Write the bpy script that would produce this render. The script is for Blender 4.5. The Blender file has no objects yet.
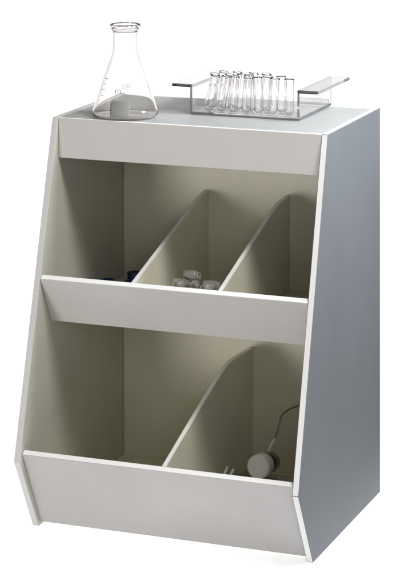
import bpy, bmesh, math, random
from mathutils import Vector, Matrix
random.seed(4)
C = bpy.context.scene.collection
R = math.radians
sc = bpy.context.scene

# ------------------------------------------------------------------ dimensions (metres)
W, D, H, T = .380, .3454, .5174, .0084       # organizer width, depth, height, board thickness
YT, YB, HK = .1167, .0566, .0982             # front of the top, toe of the kick, height of the knee
ZS = .2622                                   # top of the middle shelf
ZB = .0125                                   # top of the bottom board

# ------------------------------------------------------------------ materials
def new_mat(name):
    m = bpy.data.materials.new(name); m.use_nodes = True
    nt = m.node_tree
    return m, nt, nt.nodes['Principled BSDF']

def board_mat(name, col, rough=.42, var=.05, bump=.08, spec=.3):
    """painted / laminated board: faint cloudy tone, scuffs, slight orange peel"""
    m, nt, b = new_mat(name)
    tc = nt.nodes.new('ShaderNodeTexCoord')
    n1 = nt.nodes.new('ShaderNodeTexNoise'); n1.inputs['Scale'].default_value = 9; n1.inputs['Detail'].default_value = 6
    n2 = nt.nodes.new('ShaderNodeTexNoise'); n2.inputs['Scale'].default_value = 420; n2.inputs['Detail'].default_value = 3
    nt.links.new(tc.outputs['Object'], n1.inputs['Vector']); nt.links.new(tc.outputs['Object'], n2.inputs['Vector'])
    r = nt.nodes.new('ShaderNodeValToRGB')
    r.color_ramp.elements[0].position = .3; r.color_ramp.elements[1].position = .72
    r.color_ramp.elements[0].color = (*[c * (1 - var) for c in col], 1)
    r.color_ramp.elements[1].color = (*[min(1, c * (1 + var)) for c in col], 1)
    nt.links.new(n1.outputs['Fac'], r.inputs['Fac']); nt.links.new(r.outputs['Color'], b.inputs['Base Color'])
    mr = nt.nodes.new('ShaderNodeMapRange'); mr.inputs['To Min'].default_value = rough - .06; mr.inputs['To Max'].default_value = rough + .1
    nt.links.new(n1.outputs['Fac'], mr.inputs['Value']); nt.links.new(mr.outputs['Result'], b.inputs['Roughness'])
    bp = nt.nodes.new('ShaderNodeBump'); bp.inputs['Strength'].default_value = bump; bp.inputs['Distance'].default_value = .0006
    nt.links.new(n2.outputs['Fac'], bp.inputs['Height']); nt.links.new(bp.outputs['Normal'], b.inputs['Normal'])
    b.inputs['Specular IOR Level'].default_value = spec
    return m

def glass_mat(name, col=(.97, .955, .95), rough=0., ior=1.47):
    m, nt, b = new_mat(name)
    tc = nt.nodes.new('ShaderNodeTexCoord')
    n = nt.nodes.new('ShaderNodeTexNoise'); n.inputs['Scale'].default_value = 60
    nt.links.new(tc.outputs['Object'], n.inputs['Vector'])
    mr = nt.nodes.new('ShaderNodeMapRange'); mr.inputs['To Min'].default_value = rough; mr.inputs['To Max'].default_value = rough + .02
    nt.links.new(n.outputs['Fac'], mr.inputs['Value']); nt.links.new(mr.outputs['Result'], b.inputs['Roughness'])
    b.inputs['Base Color'].default_value = (*col, 1)
    b.inputs['Transmission Weight'].default_value = 1
    b.inputs['IOR'].default_value = ior
    return m

M = {}
M['face'] = board_mat('grey_white_laminate', (.50, .487, .468))
M['inner'] = board_mat('cream_grey_interior', (.735, .715, .585))
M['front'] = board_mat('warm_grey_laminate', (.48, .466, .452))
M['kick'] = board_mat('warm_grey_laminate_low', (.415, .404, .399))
M['strip'] = board_mat('white_edge_strip', (.70, .70, .695), rough=.35, var=.02)
M['left'] = board_mat('warm_inner_laminate', (.50, .488, .425))
M['top'] = board_mat('grey_white_top', (.335, .338, .329))
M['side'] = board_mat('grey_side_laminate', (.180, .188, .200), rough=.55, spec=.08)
M['edge'] = board_mat('white_edge_band', (.82, .82, .812), rough=.35, var=.02)
M['shaded_edge'] = board_mat('shaded_edge_band', (.54, .535, .53), rough=.4)  # white edge greyed to paint in the light's falloff on the left
M['glass'] = glass_mat('flask_glass', (.94, .918, .91))
M['tube_glass'] = glass_mat('tube_glass', (.985, .98, .978))
M['acrylic'] = glass_mat('clear_acrylic', (.975, .97, .968), ior=1.45)
def frosted_mat(name, lo=.80, hi=.86, col=(.93, .915, .905), rough=.06):
    m, nt, b = new_mat(name)
    tc = nt.nodes.new('ShaderNodeTexCoord'); n = nt.nodes.new('ShaderNodeTexNoise'); n.inputs['Scale'].default_value = 45
    nt.links.new(tc.outputs['Object'], n.inputs['Vector'])
    mr = nt.nodes.new('ShaderNodeMapRange'); mr.inputs['To Min'].default_value = lo; mr.inputs['To Max'].default_value = hi
    nt.links.new(n.outputs['Fac'], mr.inputs['Value']); nt.links.new(mr.outputs['Result'], b.inputs['Transmission Weight'])
    b.inputs['Base Color'].default_value = (*col, 1); b.inputs['Roughness'].default_value = rough; b.inputs['IOR'].default_value = 1.45
    return m
M['frosted'] = glass_mat('tinted_acrylic', (.72, .705, .70), rough=.05)
M['milky'] = frosted_mat('clear_acrylic_sheet', .86, .92, (.96, .955, .95), .03)
M['vial'] = frosted_mat('clear_vial_plastic', .83, .89, (.985, .985, .98), .04)
M['blue'] = glass_mat('blue_glass', (.12, .32, .78), rough=.03)
M['mark'] = board_mat('grey_enamel_print', (.22, .22, .22), rough=.5)
M['patch'] = board_mat('grey_marking_spot', (.20, .205, .197), rough=.6)
M['hose'] = board_mat('dark_rubber', (.22, .205, .165), rough=.5)
M['cap'] = board_mat('white_cap_plastic', (.93, .93, .92), rough=.35, var=.015)

# ------------------------------------------------------------------ mesh helpers
def link(name, bm, mats, parent=None, smooth=False):
    me = bpy.data.meshes.new(name)
    bmesh.ops.recalc_face_normals(bm, faces=bm.faces[:])
    bm.to_mesh(me); bm.free()
    for m in (mats if isinstance(mats, (list, tuple)) else [mats]): me.materials.append(m)
    if smooth:
        for p in me.polygons: p.use_smooth = True
    o = bpy.data.objects.new(name, me); C.objects.link(o)
    if parent: o.parent = parent
    return o

def prism_x(prof, x0, x1, bev=.0007, rim=None, seg=2):
    """closed (y,z) outline extruded along x; end faces material 0, rim faces material 1 (all, or the indices in rim)"""
    bm = bmesh.new()
    a = [bm.verts.new((x0, y, z)) for y, z in prof]; b = [bm.verts.new((x1, y, z)) for y, z in prof]
    n = len(prof)
    bm.faces.new(a); bm.faces.new(b[::-1])
    for i in range(n):
        f = bm.faces.new((a[i], b[i], b[(i + 1) % n], a[(i + 1) % n]))
        f.material_index = 1 if (rim is None or i in rim) else 0
    bmesh.ops.recalc_face_normals(bm, faces=bm.faces[:])
    if bev: bmesh.ops.bevel(bm, geom=[e for e in bm.edges if e.calc_face_angle(0) > .6], offset=bev, segments=seg, affect='EDGES', profile=.5, clamp_overlap=True)
    return bm

def lathe(prof, n=64):
    """(r,z) outline turned about z; r=0 ends become poles"""
    bm = bmesh.new(); rings = []
    for r, z in prof:
        if r < 1e-6: rings.append([bm.verts.new((0, 0, z))])
        else: rings.append([bm.verts.new((r * math.cos(2 * math.pi * i / n), r * math.sin(2 * math.pi * i / n), z)) for i in range(n)])
    for a, b in zip(rings, rings[1:]):
        for i in range(n):
            j = (i + 1) % n
            if len(a) == 1 and len(b) == 1: continue
            if len(a) == 1: bm.faces.new((a[0], b[i], b[j]))
            elif len(b) == 1: bm.faces.new((a[i], a[j], b[0]))
            else: bm.faces.new((a[i], a[j], b[j], b[i]))
    return bm

def smooth_prof(pts, k=3):
    """Chaikin rounding of an open outline, ends kept"""
    for _ in range(k):
        q = [pts[0]]
        for (a, b), (c, d) in zip(pts, pts[1:]):
            q += [(a * .75 + c * .25, b * .75 + d * .25), (a * .25 + c * .75, b * .25 + d * .75)]
        q.append(pts[-1]); pts = q
    return pts

def sweep(path, r, n=12):
    bm = bmesh.new(); P = [Vector(p) for p in path]; rings = []
    for i, p in enumerate(P):
        t = (P[min(i + 1, len(P) - 1)] - P[max(i - 1, 0)]).normalized()
        u = t.orthogonal().normalized() if i == 0 else (u - t * u.dot(t)).normalized()
        v = t.cross(u)
        rings.append([bm.verts.new(p + (u * math.cos(2 * math.pi * k / n) + v * math.sin(2 * math.pi * k / n)) * r) for k in range(n)])
    for a, b in zip(rings, rings[1:]):
        for k in range(n): bm.faces.new((a[k], a[(k + 1) % n], b[(k + 1) % n], b[k]))
    bm.faces.new(rings[0]); bm.faces.new(rings[-1])
    return bm

def empty(name, loc, label, cat, group=None, rot=(0, 0, 0)):
    o = bpy.data.objects.new(name, None); C.objects.link(o)
    o.location = loc; o.rotation_euler = rot; o['label'] = label; o['category'] = cat
    if group: o['group'] = group
    return o

# ------------------------------------------------------------------ the setting: a white sheet curving up behind, whitened by added lamps
YAW = R(20.9687)
CAM = Vector((1.2702, -2.6555, 1.0113))
fw = Vector((-math.sin(YAW), math.cos(YAW), 0)); rt = Vector((math.cos(YAW), math.sin(YAW), 0))
def table_mat():
    m = bpy.data.materials.new('opal_white_sheet'); m.use_nodes = True; nt = m.node_tree; nt.nodes.clear()
    out = nt.nodes.new('ShaderNodeOutputMaterial'); mx = nt.nodes.new('ShaderNodeMixShader')
    d = nt.nodes.new('ShaderNodeBsdfDiffuse'); t = nt.nodes.new('ShaderNodeBsdfTranslucent')
    n = nt.nodes.new('ShaderNodeTexNoise'); n.inputs['Scale'].default_value = 30
    r = nt.nodes.new('ShaderNodeValToRGB')
    r.color_ramp.elements[0].color = (.86, .86, .86, 1); r.color_ramp.elements[1].color = (.9, .9, .9, 1)
    nt.links.new(n.outputs['Fac'], r.inputs['Fac'])
    nt.links.new(r.outputs['Color'], d.inputs['Color']); nt.links.new(r.outputs['Color'], t.inputs['Color'])
    mx.inputs['Fac'].default_value = .45
    nt.links.new(d.outputs[0], mx.inputs[1]); nt.links.new(t.outputs[0], mx.inputs[2]); nt.links.new(mx.outputs[0], out.inputs['Surface'])
    return m
base = Vector((.19, .17, 0))
prof = [(-.62, 0), (.42, 0)]                                  # along the view, height
for k in range(1, 15):
    a = R(78) * k / 14
    prof.append((.42 + .42 * math.sin(a), .42 * (1 - math.cos(a))))
la, lz = prof[-1]
prof.append((la + .13, lz + .62))
TABLE_L, TABLE_R = -.85, .295
bm = bmesh.new()
rows = [[bm.verts.new(base + fw * a + rt * s + Vector((0, 0, z))) for s in (TABLE_L, TABLE_R + .10 * a + .30 * max(0, a - .35))] for a, z in prof]
for p, q in zip(rows, rows[1:]): bm.faces.new((p[0], p[1], q[1], q[0]))
tab = link('table_surface', bm, table_mat(), smooth=True)
tab['kind'] = 'structure'

# ------------------------------------------------------------------ the organizer
org = empty('bench_organizer', (0, 0, 0), 'grey-white slant-front bench organizer with two tiers of open bins', 'organizer')
side_prof = [(YT, H), (0, HK), (YB, 0), (D, 0), (D, H)]
link('side_panel', prism_x(side_prof, 0, T), [M['left'], M['shaded_edge']], org)
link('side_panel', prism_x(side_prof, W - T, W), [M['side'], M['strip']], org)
xi, xo = T + .0002, W - T - .0002
def box_prof(y0, y1, z0, z1): return [(y0, z0), (y1, z0), (y1, z1), (y0, z1)]
link('back_panel', prism_x(box_prof(D - .0072, D - .0012, .002, H - .0012), xi, xo), [M['inner'], M['inner']], org)
link('top_panel', prism_x(box_prof(YT + .0074, D - .0074, H - T, H - .0012), xi, xo, bev=.0004), [M['top'], M['top']], org)
link('fascia', prism_x(box_prof(YT + .0008, YT + .0072, .4645, H - .0006), xi, xo, rim={2}), [M['front'], M['edge']], org).data
def lip(A, B, th):
    d = (Vector(B) - Vector(A)).normalized(); nrm = Vector((-d.y, d.x)) if -d.y > 0 else Vector((d.y, -d.x))
    A, B = Vector(A), Vector(B)
    return [tuple(A), tuple(A + nrm * th), tuple(B + nrm * th), tuple(B)]
# outlines: 0 = white top edge, 1 = inner face, 2 = lower edge, 3 = outer face
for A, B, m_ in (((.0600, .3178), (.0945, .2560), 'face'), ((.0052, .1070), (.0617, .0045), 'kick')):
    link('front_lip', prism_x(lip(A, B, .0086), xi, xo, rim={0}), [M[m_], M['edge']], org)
link('shelf', prism_x(box_prof(.1005, D - .0074, ZS - .0064, ZS), xi, xo, rim=set()), [M['inner'], M['edge']], org)
link('bottom_panel', prism_x(box_prof(.0700, D - .0074, ZB - T, ZB), xi, xo, rim=set()), [M['inner'], M['edge']], org)
# dividers: sloping top edge that levels off towards the back
def divider(x, z0, tip, pts):
    p = [(tip[0] + .0092, tip[1] - .0012)] + pts
    foot = .0668 if z0 < .1 else .1020
    prof = p + [(D - .0078, z0 + .0004), (foot + .009, z0 + .0004)]
    rim = set(range(len(p) - 1))
    link('divider', prism_x(prof, x - .0030, x + .0030, bev=.0005, rim=rim), [M['inner'], M['edge']], org)
up = smooth_prof([(.0705, .3188), (.236, .3715), (.290, .3880), (D - .0078, .3915)], 3)[1:]
lo = smooth_prof([(.0155, .1085), (.200, .1705), (.252, .1830), (D - .0078, .1790)], 3)[1:]
straight = smooth_prof([(.0705, .3188), (.262, .3735), (.300, .3845), (D - .0078, .3912)], 3)[1:]
divider(.1325, ZS, (.0600, .3178), straight)
divider(.2510, ZS, (.0600, .3178), up)
divider(.1975, ZB, (.0052, .1070), lo)

# ------------------------------------------------------------------ the flask
FX, FY, FZ = .0845, .1630, H - .0004
fl = empty('erlenmeyer_flask', (FX, FY, FZ), 'clear glass conical flask standing on the top near its left end', 'flask')
RB, HF = .0435, .1215
outer = smooth_prof([(.034, 0), (RB - .001, .0004), (RB + .0006, .006), (RB - .003, .014), (.031, .047), (.0195, .0765), (.0172, .084), (.0168, .092), (.0168, .110)], 3)
rim_o = [(.0170, .1125), (.0186, .1140), (.0203, .1156), (.0207, .1178), (.0200, HF - .0008), (.0190, HF), (.0178, HF - .0006)]
inner = smooth_prof([(.0164, .1175), (.0157, .113), (.0157, .092), (.0161, .084), (.0184, .0762), (.0298, .0467), (RB - .0042, .0138), (RB - .0007, .0062), (RB - .0022, .0016), (.034, .0013)], 3)
link('glass_body', lathe([(0, .0008), (.026, .0006)] + outer + rim_o + inner + [(0, .0019)], 96), M['glass'], fl, True)
def cone_r(h):
    for (r0, h0), (r1, h1) in zip(outer, outer[1:]):
        if h0 <= h <= h1 and h1 > h0: return r0 + (r1 - r0) * (h - h0) / (h1 - h0)
    return RB
CAMANG = math.atan2(-math.cos(YAW), math.sin(YAW))            # direction from the flask to the camera
def wrap(bm, ang0, off):
    """(x = arc length, y = height, z = depth) wrapped round the flask wall"""
    for v in bm.verts:
        r = cone_r(v.co.y)
        a = ang0 + v.co.x / r
        rr = r + off + v.co.z
        v.co = Vector((rr * math.cos(a), rr * math.sin(a), v.co.y))
def rounded_rect(w, h, cy, rad, cells=14):
    bm = bmesh.new(); pts = []
    for cx_, cy_, a0 in ((w / 2 - rad, h / 2 - rad, 0), (-w / 2 + rad, h / 2 - rad, 90), (-w / 2 + rad, -h / 2 + rad, 180), (w / 2 - rad, -h / 2 + rad, 270)):
        for k in range(7): pts.append((cx_ + rad * math.cos(R(a0 + 15 * k)), cy + cy_ + rad * math.sin(R(a0 + 15 * k))))
    # strips of quads between left and right outline at a row of heights
    ys = sorted(set(round(p[1], 6) for p in pts))
    extra = [ys[0] + (ys[-1] - ys[0]) * k / cells for k in range(1, cells)]
    ys = sorted(set(ys + extra)); grid = []
    for y in ys:
        dy = abs(y - cy) - (h / 2 - rad)
        hw = w / 2 if dy <= 0 else w / 2 - rad + math.sqrt(max(0, rad * rad - dy * dy))
        grid.append([bm.verts.new((-hw + 2 * hw * k / 12, y, 0)) for k in range(13)])
    for a, b in zip(grid, grid[1:]):
        for k in range(12): bm.faces.new((a[k], a[k + 1], b[k + 1], b[k]))
    r = bmesh.ops.extrude_face_region(bm, geom=bm.faces[:])
    for v in [g for g in r['geom'] if isinstance(g, bmesh.types.BMVert)]: v.co.z += .00015
    return bm
b = rounded_rect(.0262, .0215, .0140, .004); wrap(b, CAMANG - .14, .0002)
link('marking_spot', b, M['patch'], fl, True)
def text_bm(s, size):
    cu = bpy.data.curves.new('print', 'FONT'); cu.body = s; cu.size = size; cu.align_x = 'CENTER'; cu.extrude = .00004; cu.resolution_u = 3
    o = bpy.data.objects.new('print', cu); C.objects.link(o)
    bpy.context.view_layer.update()
    me = o.evaluated_get(bpy.context.evaluated_depsgraph_get()).to_mesh()
    bm = bmesh.new(); bm.from_mesh(me)
    bpy.data.objects.remove(o); bpy.data.curves.remove(cu)
    return bm
def put_text(s, size, arc, h, tilt):
    t = text_bm(s, size)
    for v in t.verts:
        x, y = v.co.x, v.co.y
        v.co.x = x * math.cos(tilt) - y * math.sin(tilt); v.co.y = x * math.sin(tilt) + y * math.cos(tilt) + h
    wrap(t, CAMANG + arc, .0002)
    return t
t1 = put_text('250', .0075, .06, .0410, .06)
t2 = put_text('m', .0120, -.24, .0340, .06)
me = bpy.data.meshes.new('tmp'); t2.to_mesh(me); t1.from_mesh(me); t2.free(); bpy.data.meshes.remove(me)
link('volume_print', t1, M['mark'], fl)
g = bmesh.new()
for h, l in ((.030, .005), (.0375, .008), (.0445, .005), (.0515, .008)):
    q = rounded_rect(l, .0006, h, .00028, 2); wrap(q, CAMANG - .95, .0002)
    me = bpy.data.meshes.new('tmp'); q.to_mesh(me); g.from_mesh(me); q.free(); bpy.data.meshes.remove(me)
link('graduation_marks', g, M['mark'], fl)

# ------------------------------------------------------------------ the acrylic rack
RX0, RX1, RY0, RY1, RZ = .1620, .3085, .2076, .3436, H - .0004
rk = empty('tube_rack', ((RX0 + RX1) / 2, (RY0 + RY1) / 2, RZ), 'clear acrylic tray rack with flat outward flanges, holding the test tubes', 'rack')
def rack_box(x0, x1, y0, y1, z0, z1, bev=.0005):
    bm = bmesh.new(); bmesh.ops.create_cube(bm, size=1)
    for v in bm.verts: v.co = Vector(((x0 + x1) / 2 + v.co.x * (x1 - x0), (y0 + y1) / 2 + v.co.y * (y1 - y0), (z0 + z1) / 2 + v.co.z * (z1 - z0)))
    bmesh.ops.bevel(bm, geom=bm.edges[:], offset=bev, segments=2, affect='EDGES')
    bmesh.ops.translate(bm, verts=bm.verts[:], vec=-rk.location)
    return bm
FH, FT, FWD = .0385, .0032, .0290
link('base_plate', rack_box(RX0 - FT, RX1 + FT, RY0, RY1, RZ, RZ + .0032), M['milky'], rk)
for x, q in ((RX0, -1), (RX1, 1)):
    x0, x1 = sorted((x, x + q * FT)); f0, f1 = sorted((x, x + q * FWD))
    link('upright', rack_box(x0, x1, RY0, RY1, RZ + .0034, RZ + FH - FT - .0001), M['milky'], rk)
    link('end_flange', rack_box(f0, f1, RY0 - .001, RY1 + .001, RZ + FH - FT, RZ + FH + .0010, .0008), M['frosted'], rk)
link('rail', rack_box(RX0 + .0002, RX1 - .0002, RY0 + .004, RY0 + .007, RZ + .0034, RZ + .0095), M['milky'], rk)
link('rail', rack_box(RX0 + .0002, RX1 - .0002, RY1 - .010, RY1 - .007, RZ + .0034, RZ + .0095), M['milky'], rk)

# ------------------------------------------------------------------ test tubes: one built, the rest copied
TR, TL = .0062, .0475
def tube_bm():
    w = .00065; o = []
    for k in range(9):
        a = R(90) * k / 8; o.append((TR * math.sin(a), TR * (1 - math.cos(a))))
    o += [(TR, TL * .5), (TR, TL - .003), (TR + .0006, TL - .0015), (TR + .0004, TL), (TR - w + .0002, TL)]
    i_ = [(TR - w, TL - .002), (TR - w, TL * .5)]
    for k in range(9):
        a = R(90) * (8 - k) / 8; i_.append(((TR - w) * math.sin(a), TR - (TR - w) * math.cos(a)))
    return lathe(o + i_, 32)
tube0 = None
tz = RZ + .0036
rows_x = [('front', RY0 + .0155, [.1790, .1960, .2135, .2310, .2500, .2690, .2925], [10, 8, 3, 5, -3, 3, -1]),
          ('second', RY0 + .0340, [.1765, .1945, .2140, .2330, .2530, .2750], [7, 9, 4, -3, 4, -2]),
          ('third', RY0 + .0530, [.1800, .2010, .2220, .2450], [8, 5, 7, 3])]
ORD = ['first', 'second', 'third', 'fourth', 'fifth', 'sixth', 'seventh', 'eighth', 'ninth']
for rn, y, xs, tl in rows_x:
    for i, (x, a) in enumerate(zip(xs, tl)):
        if tube0 is None:
            tube0 = link('test_tube', tube_bm(), M['tube_glass'], None, True); o = tube0
        else:
            o = tube0.copy(); C.objects.link(o)
        o.location = (x, y + random.uniform(-.0015, .0015), tz)
        o.rotation_euler = (R(random.uniform(-5, 4)), R(a * 1.15), 0)
        o['label'] = f'clear glass test tube, {ORD[i]} from the left in the {rn} row of the acrylic rack'
        o['category'] = 'test tube'; o['group'] = 'test tubes in the acrylic rack'

# ------------------------------------------------------------------ what lies in the bins
def vial_bm(r, l, w=.0011, neck=True):
    if neck: o = [(0, 0), (r - .002, 0), (r - .0005, .0005), (r, .002), (r, l * .74), (r - .001, l * .78), (r * .72, l * .84), (r * .72, l * .93), (r * .84, l * .94), (r * .84, l - .001), (r * .80, l), (r * .62, l)]
    else: o = [(0, 0), (r - .002, 0), (r - .0005, .0005), (r, .002), (r, l - .001), (r - .0004, l), (r - w, l)]
    if neck: i_ = [(r * .60, l * .985), (r * .60, l * .83), (r - w - .001, l * .765), (r - w, l * .73), (r - w, .003), (r - w - .002, .0015), (0, .0014)]
    else: i_ = [(r - w, .003), (r - w - .002, .0015), (0, .0014)]
    return lathe(o + i_, 40)
def lying(o, x, y, z, heading, pitch=0):
    """axis along the heading in plan (0 = towards +x)"""
    d = Vector((math.cos(heading) * math.cos(pitch), math.sin(heading) * math.cos(pitch), math.sin(pitch)))
    o.rotation_mode = 'QUATERNION'; o.rotation_quaternion = Vector((0, 0, 1)).rotation_difference(d); o.location = (x, y, z)
VR, VL = .0098, .0300
v0 = link('clear_vial', vial_bm(VR, VL), M['vial'], None, True)
zf = ZS + .0004
stand = [(.1470, .178, 'clear standing vial nearest the first divider in the middle upper bin'),
         (.1680, .176, 'clear standing vial in the middle of the heap in the middle upper bin'),
         (.1890, .174, 'clear standing vial to the right in the heap of the middle upper bin'),
         (.2095, .168, 'clear standing vial close against the second divider in the middle upper bin'),
         (.2080, .258, 'clear vial standing far back beside the second divider in the middle upper bin')]
for i, (x, y, lab) in enumerate(stand):
    o = v0 if i == 0 else v0.copy()
    if i: C.objects.link(o)
    o.location = (x, y, zf); o['label'] = lab; o['category'] = 'vial'; o['group'] = 'clear vials in the middle upper bin'
PR, PL = .0062, .0230
p0 = link('clear_ampoule', vial_bm(PR, PL, .0008), M['vial'], None, True)
zt = zf + VL + PR + .0002
bits = [(.1455, .177, 0, .25, 'small clear ampoule lying at the left end on top of the standing vials'),
        (.1620, .170, 0, 1.35, 'small clear ampoule lying end-on in the middle on top of the standing vials'),
        (.1760, .172, 0, 1.80, 'small clear ampoule lying end-on right of the middle on top of the vials'),
        (.1880, .180, 0, .10, 'small clear ampoule lying crosswise at the right end on top of the vials'),
        (.1600, .184, 2 * PR - .0012, -.15, 'small clear ampoule lying crosswise highest of all in the middle upper bin'),
        (.2040, .168, 0, 1.20, 'small clear ampoule lying end-on next to the second divider')]
for i, (x, y, dz, hd, lab) in enumerate(bits):
    o = p0 if i == 0 else p0.copy()
    if i: C.objects.link(o)
    if hd > 1: lying(o, x, y + PL * .5, zt + dz, hd + math.pi)
    else: lying(o, x, y, zt + dz, hd)
    o['label'] = lab; o['category'] = 'ampoule'; o['group'] = 'small clear ampoules in the middle upper bin'
b0 = link('blue_vial', vial_bm(.010, .040, neck=False), M['blue'], None, True)
blue = [(.0460, .182, .66, 'small dark blue vial at the front of the left upper bin, nearest the side panel'),
        (.0800, .192, .58, 'small dark blue vial in the middle of the front row, left upper bin'),
        (.1120, .190, .55, 'small dark blue vial in the front row of its bin, nearest the first divider'),
        (.0280, .235, .45, 'dark blue vial added to darken its bin, second row by the side panel'),
        (.0620, .240, .46, 'dark blue vial added to darken the left upper bin, middle of the second row'),
        (.1020, .238, .44, 'dark blue vial added to darken its bin, second row by the first divider'),
        (.0450, .290, .45, 'dark blue vial added to darken the left upper bin, back left'),
        (.0950, .295, .45, 'dark blue vial added to darken the left upper bin, back right')]
for i, (x, y, k, lab) in enumerate(blue):  # rows behind the front one are added to soak up light in the bin
    o = b0 if i == 0 else b0.copy()
    if i: C.objects.link(o)
    o.location = (x, y, zf); o.scale = (1, 1, k); o['label'] = lab; o['category'] = 'vial'; o['group'] = 'dark blue vials in the left upper bin'

# capped tube lying on two clear tubes, its white cap towards the front
ct = empty('capped_tube', (.2570, .2000, .0622), 'clear tube in the lower right bin with its round white screw cap facing out', 'capped tube')
TB = .0138
PITCH = R(-90 - 9)
body = [(0, .0520), (TB - .003, .0518), (TB, .0490), (TB, .004), (TB - .0010, .004), (TB - .0010, .0485), (TB - .0035, .0508), (0, .0509)]
o = link('tube_body', lathe(body, 48), M['tube_glass'], ct, True); o.rotation_euler = (PITCH, 0, 0)
capb = lathe([(0, .0002), (.0128, 0), (.0146, .0006), (.0156, .0022), (.0157, .0205), (.0152, .0212), (.0146, .0212), (.0146, .0032), (0, .0031)], 144)
for v in capb.verts:                                                     # fine knurling round the rim
    r = math.hypot(v.co.x, v.co.y)
    if r > .0154 and v.co.z > .003:
        k = round(math.atan2(v.co.y, v.co.x) / (2 * math.pi) * 144)
        q = 1 - .014 * (k % 2); v.co.x *= q; v.co.y *= q
o = link('screw_cap', capb, M['cap'], ct, True); o.rotation_euler = (PITCH, 0, 0)
for i, (x, y, r, lab) in enumerate([(.3020, .2215, .0150, 'wide clear tube lying crosswise under the white-capped tube, the nearer and thicker one'),
                                    (.3050, .2520, .0118, 'narrow clear tube lying crosswise under the white-capped tube, the farther and thinner one')]):
    o = link('clear_tube', vial_bm(r, .085, .0010, False), M['vial'], None, True)
    lying(o, x, y, ZB + r + .0004, math.pi - .01, 0)
    o['label'] = lab; o['category'] = 'tube'; o['group'] = 'clear tubes under the capped tube'
for p0, p1, lab in (((.2030, .1640, .0150), (.2160, .1960, .0590), 'left one of two pale rods added as glints in the lower right bin'),
                    ((.2105, .1620, .0150), (.2245, .1960, .0570), 'right one of two pale rods added as glints in the lower right bin')):
    p0, p1 = Vector(p0), Vector(p1)
    o = link('glint_rod', sweep([(0, 0, 0), tuple((p1 - p0) * .02), tuple((p1 - p0) * .5), tuple((p1 - p0) * .98), tuple(p1 - p0)], .0017, 14), M['cap'])  # white rods stand in for glints on clear glass
    o.location = p0; o['label'] = lab; o['category'] = 'rod'; o['group'] = 'glint rods in the lower right bin'
hose_pts = [(.2625, .2260, .0760), (.2650, .2290, .0830), (.2690, .2330, .0910)]
hs = empty('thin_hose', hose_pts[0], 'thin dark hose with a white tip rising behind the white-capped tube', 'hose')
def rel(ps): return [tuple(Vector(p) - Vector(hose_pts[0])) for p in ps]
link('tip', sweep(rel(hose_pts), .0017, 12), M['cap'], hs, True)
back = [(.2692, .2334, .0922), (.2660, .2600, .1010), (.2520, .3050, .1000), (.2560, .3300, .1030), (.2700, .3345, .1080), (.2860, .3345, .1190), (.3100, .3340, .1300), (.3400, .3340, .1250), (.3600, .3330, .0900), (.3640, .3300, .0160)]
for _ in range(3):
    q = [back[0]]
    for a, b in zip(back, back[1:]):
        A, B = Vector(a), Vector(b); q += [tuple(A * .75 + B * .25), tuple(A * .25 + B * .75)]
    back = q + [back[-1]]
link('hose', sweep(rel(back), .0010, 10), M['hose'], hs, True)

# ------------------------------------------------------------------ light
def area(name, loc, target, size, energy, col=(1, 1, 1), size_y=None):
    l = bpy.data.lights.new(name, 'AREA'); l.shape = 'RECTANGLE'; l.size = size; l.size_y = size_y or size; l.energy = energy; l.color = col
    o = bpy.data.objects.new(name, l); C.objects.link(o); o.location = loc
    o.rotation_euler = (Vector(target) - Vector(loc)).to_track_quat('-Z', 'Y').to_euler()
    return o
mid = (.22, .12, .34)
area('key_softbox', (.82, -.27, 1.34), mid, .32, 11.8, (1, .985, .96))
area('front_fill', (1.0, -1.3, .9), mid, .4, 1.8, (1, .97, .94))  # unseen fill added to brighten the front panels
area('low_left_fill', (-.50, -1.80, -.06), (.19, .1, .28), .5, 15.5, (1, .965, .945))  # added low fill, lifts the lips, the kick and the bin interiors
area('low_right_fill', (.7, -2.0, .18), (.19, .1, .25), .8, 2.2, (1, .965, .945))  # second added low fill, from the right
area('right_softbox', (.86, .30, 1.06), (.37, .22, .5), .32, 12.5, (.87, .93, 1))
c2 = base + fw * .06 - rt * .13
area('backdrop_fill_under', (c2.x, c2.y, -.5), (c2.x, c2.y + .001, 0), .68, 8.8)  # unseen lamp added below the sheet to turn the table pure white
area('backdrop_fill_behind', base + fw * 1.20 - rt * .05 + Vector((0, 0, -.05)), base + fw * .66 - rt * .05 + Vector((0, 0, .24)), .75, 16)  # unseen lamp added behind the curve to whiten the backdrop

w = bpy.data.worlds.new('World'); sc.world = w; w.use_nodes = True
bg = w.node_tree.nodes['Background']; bg.inputs['Color'].default_value = (1, .985, .96, 1); bg.inputs['Strength'].default_value = .2

# ------------------------------------------------------------------ camera: level, with the lens shifted down (a view camera)
cd = bpy.data.cameras.new('camera'); cam = bpy.data.objects.new('camera', cd); C.objects.link(cam)
cam.location = CAM; cam.rotation_euler = (R(90), 0, YAW)
cd.sensor_fit = 'VERTICAL'; cd.sensor_height = 36; cd.sensor_width = 24.6; cd.lens = 36 * 2316.84 / 585
cd.shift_y = -(292.5 + 259.03) / 585
cd.clip_start = .05; cd.clip_end = 60
sc.camera = cam
sc.view_settings.view_transform = 'Standard'; sc.view_settings.look = 'None'; sc.view_settings.exposure = 0; sc.view_settings.gamma = 1
sc.cycles.max_bounces = 24; sc.cycles.transmission_bounces = 24; sc.cycles.transparent_max_bounces = 16; sc.cycles.diffuse_bounces = 6
sc.cycles.sample_clamp_indirect = 8
